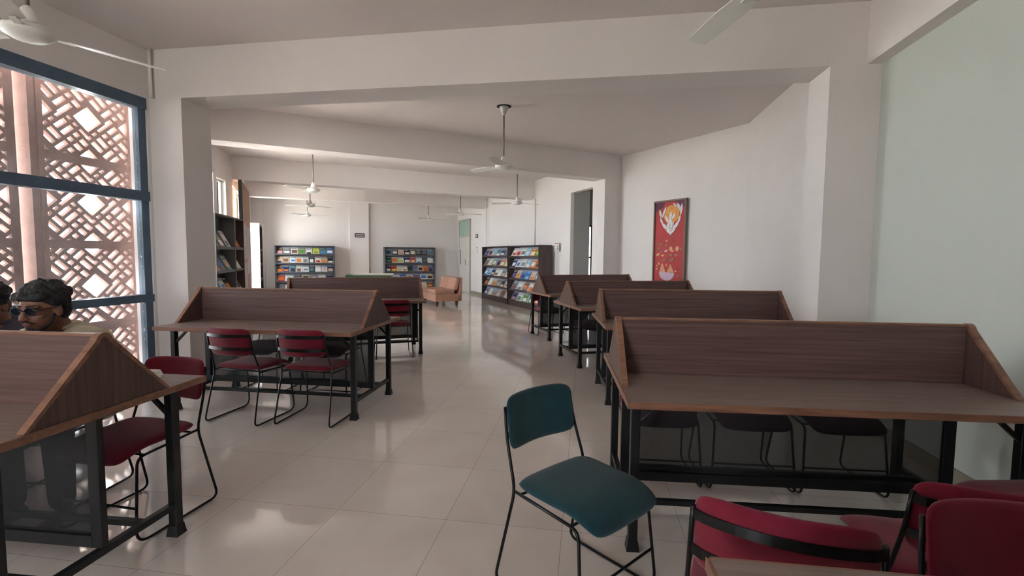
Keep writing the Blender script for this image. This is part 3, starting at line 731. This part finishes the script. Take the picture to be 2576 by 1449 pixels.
for (x, z, rx, rz, mi, rot) in [(275, 730, 18, 14, 4, .2), (180, 785, 32, 20, 6, .2), (275, 797, 28, 15, 6, 0), (345, 845, 26, 34, 4, .3), (370, 880, 26, 16, 4, .2), (446, 848, 28, 36, 4, -.4), (195, 890, 22, 16, 6, 0), (270, 880, 28, 14, 3, .3), (140, 935, 34, 22, 4, .3), (220, 945, 28, 16, 4, 0),
     (345, 940, 28, 20, 6, 0), (430, 940, 32, 18, 6, .2), (250, 1010, 40, 22, 6, .5), (368, 1010, 38, 24, 6, .5), (160, 1068, 16, 22, 4, .5), (285, 1090, 13, 24, 4, -.3), (125, 1145, 16, 18, 4, .3), (430, 1175, 18, 12, 4, 0), (510, 855, 14, 20, 6, .2), (470, 1240, 26, 16, 6, 0), (155, 840, 34, 18, 6, .3), (130, 1100, 12, 12, 4, 0)]:
    disc(U(x), Z(z), rx/235*.345, rz/1200*1.46, mi, rot, 14)
patch([(U(180), Z(1190)), (U(275), Z(1190)), (U(240), Z(1100)), (U(220), Z(1050)), (U(195), Z(1110))], 4)
patch([(U(290), Z(1200)), (U(410), Z(1200)), (U(370), Z(1110)), (U(350), Z(1065)), (U(325), Z(1120))], 4)
patch([(U(170), Z(1185)), (U(415), Z(1205))] + [(U(292+122*math.cos(t)), Z(1200+118*math.sin(t))) for t in [PI*k/14 for k in range(1, 14)]], 3)
b.build('canvas', pm, r)

# ------------------------------------------------------------------ signs and notices
def sign(name, label, p, d, n, w, z0, z1, base, marks, cat='sign'):
    """p centre in plan, d direction along the wall, n towards the room"""
    th = math.atan2(d[1], d[0]); nn = Vector(n).normalized()
    r = empty(name, (p[0]+nn.x*.012, p[1]+nn.y*.012, 0), th); tag(r, label, cat)
    b = MB(); b.box(-w/2, w/2, -.004, .004, z0, z1); b.build('board', base, r)
    sy = -1
    by_m = {}
    for m, x0, x1, a, c in marks: by_m.setdefault(m.name, (m, []))[1].append((x0, x1, a, c))
    for m, L in by_m.values():
        b = MB()
        for x0, x1, a, c in L: b.box(-w/2+w*x0, -w/2+w*x1, -.0055, -.004, z0+(z1-z0)*a, z0+(z1-z0)*c)
        b.build('lettering', m, r)
INK = mat('sign_black', (40, 34, 32), .5, vary=.05, vscale=4); SW = mat('sign_white', (220, 216, 210), .6, vary=.03, vscale=9); SR = mat('sign_red', (170, 70, 76), .6, vary=.05, vscale=9)
def words(m, rowsy, x0, x1, seed):
    rnd = random.Random(seed); out = []
    for a, c in rowsy:
        x = x0
        while x < x1-.02:
            l = rnd.uniform(.05, .09); out.append((m, x, min(x+l, x1), a, c)); x += l+.012
    return out
bd = (6.35, 2.9); bn = (.415, -.91)
sign('wall_sign', 'black wall sign with two lines of white lettering on the back pilaster', (-5.40+.042, 16.895-.09), bd, bn, .33, 1.95, 2.09, INK, words(SW, [(.56, .78), (.2, .42)], .08, .92, 1))
rd = (.487*-1*-1, -.873)
sign('wall_sign', 'small black wall sign beside the door, two lines of white lettering', (-1.22, 16.5), (-.42*-1, -.906), (-.906, -.42), .22, 1.96, 2.09, INK, words(SW, [(.56, .78), (.2, .42)], .15, .85, 2))
sign('paper_notice', 'small white paper notice below the black sign beside the door', (-1.22, 16.5), (.42, -.906), (-.906, -.42), .15, 1.42, 1.66, SW, words(INK, [(.8, .9)], .3, .8, 3)+words(mat('grey_ink', (160, 155, 160), .6, vary=.02), [(.2, .24), (.32, .36), (.44, .48), (.56, .6)], .3, .7, 4), 'notice')
sign('paper_notice', 'white paper notice with red heading on the wall left of the tall opening', (1.075, 11.55), (.296, -.955), (-.955, -.296), .3, 1.47, 1.68, SW, [(SR, .2, .9, .88, .98), (INK, .12, .22, .5, .66), (INK, .12, .22, .22, .38), (INK, .72, .84, .5, .66), (INK, .72, .84, .22, .38)], 'notice')

# ------------------------------------------------------------------ far door
d0 = Vector((-.82, 15.64)); d1 = Vector((-2.1, 18.4)); dv = (d0-d1).normalized(); dn = Vector((-.906, -.42))
dp = Vector((-1.74, 17.62)); r = empty('door_1', (dp.x, dp.y, 0), math.atan2(dv.y, dv.x)); S(r)
DM = mat('door_paint', (206, 198, 190), .5, vary=.02, vscale=3); DF = mat('door_frame_paint', (176, 172, 160), .5, vary=.03, vscale=3)
b = MB(); b.box(-.62, -.56, -.05, -.002, 0, 2.66); b.box(.56, .62, -.05, -.002, 0, 2.66); b.box(-.56, .56, -.05, -.002, 2.6, 2.66); b.box(-.56, .56, -.05, -.002, 2.02, 2.08); b.build('door_frame', DF, r)
for x0, x1 in ((-.56, .10), (.105, .56)):
    b = MB(); b.box(x0, x1, -.035, -.003, .005, 2.02); dl = b.build('door_leaf', DM, r)
    b = MB(); xx = x0+.16 if x0 < 0 else x1-.1; b.box(xx-.02, xx+.02, -.05, -.035, 1.0, 1.55) if x0 < 0 else b.box(x0+.03, x0+.05, -.05, -.035, 1.0, 1.2); b.build('door_handle', mat('grey_handle', (120, 116, 110), .4, .5, vary=.02), dl)
b = MB(); b.box(-.56, .56, -.03, -.02, 2.08, 2.6); b.build('pane', mat('green_frosted_glass', (150, 176, 158), .4, vary=.05, vscale=4), r)

# dark-coloured ring for the shaded gap round the hanging point of the middle fan, drill marks on the near beam
b = MB(); b.lathe([(.066, -.004), (.10, -.002), (.10, 0)], (-.13, 6.6, HC)); tag(b.build('dark_gap_ring', mat('dark_gap', (30, 28, 27), .8, vary=.02)), 'dark ring where the middle ceiling fan meets the ceiling', 'ring')
# ------------------------------------------------------------------ small things
b = MB()
for (x0, y0, x1, y1, h) in ((0, 0, .06, .03, .02), (.02, .02, .09, .06, .03), (.05, -.01, .11, .02, .012)):
    b.hexa([(x0, y0, 0), (x1, y0, .002), (x1, y1, 0), (x0, y1, .002), (x0+.01, y0, h), (x1-.01, y0+.01, h*.7), (x1-.015, y1, h*.9), (x0+.01, y1-.01, h)])
o = b.build('crumpled_paper', WHITE); o.location = (-1.86, 2.33, .752); tag(o, 'crumpled white paper on the corner of the near left table', 'paper')
b = MB(); b.tube([(0, 0, 0), (.008, .003, 0)], .004, 6); o = b.build('paper_scrap', mat('yellow_scrap', (200, 180, 60), .6, vary=.05)); o.location = (2.12, 2.38, .7545); tag(o, 'tiny yellow scrap on the desktop of the largest right table', 'scrap')

# ------------------------------------------------------------------ people
SKIN = mat('brown_skin', (124, 84, 66), .55, bump=.08, bscale=90, vary=.08, vscale=18)
HAIR = mat('black_hair', (24, 21, 23), .6, bump=.9, bscale=70, vary=.3, vscale=30)
SHIRT = mat('cream_patterned_shirt', (196, 184, 160), .85, bump=.2, bscale=60, vary=.14, vscale=7)
def remesh(o, vox, smooth=6):
    m = o.modifiers.new('remesh', 'REMESH'); m.mode = 'VOXEL'; m.voxel_size = vox; m.use_smooth_shade = True
    s = o.modifiers.new('smooth', 'SMOOTH'); s.factor = .5; s.iterations = smooth
def hand(b, wrist, dirv, side, curl=.5):
    """palm, four fingers and a thumb, lying on the desk"""
    w = Vector(wrist); d = Vector(dirv).normalized(); r_ = d.cross(Vector((0, 0, 1))).normalized()*side
    palm = w+d*.05; b.ellip(palm, (.042, .042, .016), M=None)
    b.cone(w, w+d*.06, .022, .03)
    for k, (off, ln) in enumerate(((-.03, .068), (-.010, .078), (.010, .073), (.029, .058))):
        base = w+d*.085+r_*off; mid = base+d*ln*.5+Vector((0, 0, .008)); tip = mid+d*ln*.45*(1-.3*curl)+Vector((0, 0, -.016*curl-.006))
        b.cone(base-d*.02, mid, .0092, .0086, 8); b.cone(mid, tip, .0086, .0074, 8)
    t0 = w+d*.02-r_*.034; t1 = t0+d*.035-r_*.022; t2 = t1+d*.03-r_*.004
    b.cone(t0, t1, .012, .0105, 8); b.cone(t1, t2, .0105, .009, 8)
def person(loc, rz, label, head_yaw, lean, glasses, beard, shirtm, hairpuff=1.0, head_off=(0, 0), dz=0.0):
    """seated figure facing +y locally; origin on the floor below the hips"""
    r = empty('person', (*loc, 0), rz); tag(r, label, 'person')
    hip = Vector((0, 0, .53)); chest = Vector((0, .16+lean*.5, .84)); sh = Vector((0, .20+lean, .91)); neck = Vector((0+head_off[0]*.5, .235+lean, .96)); hc = Vector((head_off[0], .275+lean+head_off[1], 1.068))
    B = MB(); C = MB(); T = MB()
    for v_ in (chest, sh, neck, hc): v_.z += dz*(.5 if v_ is chest else 1)
    # torso
    for M_, g in ((B, 0), (C, .014)):
        M_.cone(hip, (hip+chest)/2, .125+g, .12+g); M_.cone((hip+chest)/2, chest, .12+g, .13+g)
        M_.ellip(chest, (.175+g, .12+g, .14+g)); M_.ellip(hip+Vector((0, 0, .02)), (.165+g, .13+g, .11+g))
        M_.cone(Vector((-.15, sh.y, sh.z-.02)), Vector((.15, sh.y, sh.z-.02)), .055+g, .055+g)
        for s in (-1, 1): M_.cone(Vector((s*.04, sh.y, sh.z+.01)), Vector((s*.15, sh.y, sh.z-.01)), .05+g, .045+g)
    B.cone(Vector((0, sh.y, sh.z)), neck+Vector((0, .01, .04)), .058, .054)
    # arms to the desk
    for s in (-1, 1):
        S0 = Vector((s*.18, sh.y, sh.z-.02)); E = Vector((s*.25, sh.y+.09, .79)); Wr = Vector((s*.09, sh.y+.26, .785))
        B.cone(S0, E, .048, .038); B.cone(E, Wr, .037, .025); hand(B, Wr, Vector((-s*.5, .8, -.02)), s)
        C.cone(S0, S0.lerp(E, .92), .066, .058)
    # legs
    for s in (-1, 1):
        H = Vector((s*.09, 0, .53)); Kn = Vector((s*.13, .42, .54)); An = Vector((s*.12, .40, .10)); To = An+Vector((s*.01, .15, -.06))
        B.cone(H, Kn, .08, .056); B.cone(Kn, An, .052, .036); B.cone(An+Vector((0, -.03, -.05)), To, .035, .028)
        T.cone(H, Kn, .095, .07); T.cone(Kn, An+Vector((0, 0, .03)), .068, .055)
    T.ellip(hip, (.18, .145, .10))
    # head
    R = Matrix.Rotation(head_yaw, 3, 'Z') @ Matrix.Rotation(-.12, 3, 'X')
    h = lambda x, y, z: hc+R @ Vector((x, y, z))
    B.ellip(h(0, -.012, .025), (.077, .095, .088), R, 24, 16); B.ellip(h(0, .02, -.035), (.063, .072, .075), R, 20, 14); B.ellip(h(0, .048, -.082), (.036, .032, .026), R)
    B.cone(neck, h(0, -.025, -.05), .054, .056)
    B.cone(h(0, .088, .012), h(0, .106, -.028), .010, .0145, 10)                       # nose
    for s in (-1, 1):
        B.ellip(h(s*.014, .098, -.031), (.009, .010, .008), R, 10, 8); B.ellip(h(s*.078, -.005, -.008), (.010, .020, .032), R @ Matrix.Rotation(s*.3, 3, 'Z'), 12, 8)
        B.ellip(h(s*.042, .058, -.022), (.022, .018, .016), R, 12, 8); B.cone(h(s*.014, .085, .028), h(s*.05, .07, .026), .009, .007, 8)
    B.ellip(h(0, .085, -.054), (.024, .010, .007), R, 12, 8); B.ellip(h(0, .082, -.066), (.020, .010, .008), R, 12, 8)
    body = B.build('body', SKIN, r); remesh(body, .0055, 3)
    sh_o = C.build('shirt', shirtm, r); remesh(sh_o, .012, 6)
    tr = T.build('trousers', mat('dark_trousers', (40, 42, 52), .85, vary=.1, vscale=9), r); remesh(tr, .012, 5)
    # collar
    b = MB()
    ring = [Vector((0, sh.y+.005, sh.z+.055))+Vector((.066*math.cos(t), .068*math.sin(t), .012-.02*max(0, math.sin(t)))) for t in [2*PI*k/20 for k in range(20)]]
    b.tube(ring, .012, 8, closed=True); b.build('collar', shirtm, sh_o)
    # lips, eyes
    b = MB(); b.ellip(h(0, .091, -.0535), (.023, .006, .0045), R, 14, 8); b.ellip(h(0, .089, -.0625), (.019, .007, .0055), R, 14, 8); b.build('lips', mat('lips', (140, 76, 70), .5, vary=.05), body)
    for s in (-1, 1):
        b = MB(); b.ellip(h(s*.031, .077, .010), (.0125, .009, .0065), R, 14, 10); e = b.build('eye', mat('eye_white', (205, 198, 190), .3, vary=.01), body)
        b = MB(); b.ellip(h(s*.031, .0835, .010), (.0055, .0035, .0055), R, 10, 8); b.build('iris', mat('iris_dark', (30, 20, 18), .2, vary=.01), e)
        b = MB(); b.cone(h(s*.014, .089, .030), h(s*.048, .078, .033), .0045, .003, 8); b.build('eyebrow', HAIR, body)
    # hair: bumpy cap of tufts
    b = MB(); rnd = random.Random(int(abs(loc[0])*100)); p_ = hairpuff
    b.ellip(h(0, -.028, .052), (.088*p_, .102*p_, .078*p_), R, 24, 16); b.ellip(h(0, -.06, .0), (.080*p_, .070*p_, .085*p_), R, 20, 14)
    for k in range(110):
        t = rnd.uniform(0, 2*PI); f = rnd.uniform(0, 1)
        x = .084*p_*math.cos(t)*math.sqrt(1-f*f*.9); y = -.03+.095*p_*math.sin(t)*math.sqrt(1-f*f*.9); z = .055+.075*p_*f
        if y > .055 and z < .07: continue
        b.ellip(h(x, y, z), tuple(rnd.uniform(.014, .026) for _ in range(3)), R, 8, 6)
    for k in range(26):
        x = -.07+.14*k/25; b.ellip(h(x, .058+.012*math.cos(x*20), .078+rnd.uniform(-.012, .008)), (.013, .02, .016), R, 8, 6)
    for s in (-1, 1):
        for k in range(8): b.ellip(h(s*.077, .015-.012*k, .045-.008*(k % 3)), (.012, .016, .026), R, 8, 6)
    ho = b.build('hair', HAIR, r); remesh(ho, .006, 1)
    if beard:
        b = MB(); BH = mat('beard_hair', (40, 30, 28), .7, bump=.5, bscale=120, vary=.2, vscale=40)
        for s in (-1, 1): b.cone(h(s*.005, .098, -.044), h(s*.030, .084, -.056), .0055, .0045, 8)
        for s in (-1, 1):
            b.cone(h(s*.069, .010, -.02), h(s*.060, .030, -.066), .007, .009, 8); b.cone(h(s*.060, .030, -.066), h(s*.028, .062, -.098), .010, .012, 8)
        b.cone(h(-.028, .062, -.098), h(.028, .062, -.098), .012, .012, 8); b.ellip(h(0, .079, -.086), (.02, .01, .012), R, 10, 8)
        o = b.build('beard', BH, r); remesh(o, .004, 2)
    if glasses:
        g = MB(); GM = mat('glasses_frame', (22, 22, 26), .3, vary=.02)
        for s in (-1, 1):
            ring = [h(s*.034+.026*math.cos(t), .101-.006*abs(math.cos(t)), .008+.020*math.sin(t)) for t in [2*PI*k/18 for k in range(18)]]
            g.tube(ring, .0026, 6, closed=True)
            g.tube([h(s*.060, .094, .012), h(s*.080, .05, .014), h(s*.082, -.01, .010)], .0024, 6)
        g.tube([h(-.009, .103, .010), h(0, .106, .013), h(.009, .103, .010)], .0024, 6)
        go = g.build('glasses', GM, r)
        b = MB()
        for s in (-1, 1):
            b.prism([(.024*math.cos(t), .018*math.sin(t)) for t in [2*PI*k/16 for k in range(16)]], lambda u, v, w_: h(s*.034+u, .097+w_, .008+v), 0, .001)
        b.build('lenses', mat('tinted_lens', (26, 32, 40), .08, vary=.01, alpha=.55), go)
    return r
person((-2.40, 2.72), PI+.05, 'person with glasses, short beard and cream shirt leaning over the near left table', -.05, .0, True, True, SHIRT, 0.99, (0.0, .04), .014)
person((-3.12, 3.16), PI-.1, 'person with dark hair at the left edge, behind the person with glasses', .6, .02, False, False, mat('dark_shirt', (58, 52, 64), .85, vary=.1, vscale=7), 1.08, (0, .02), -.03)
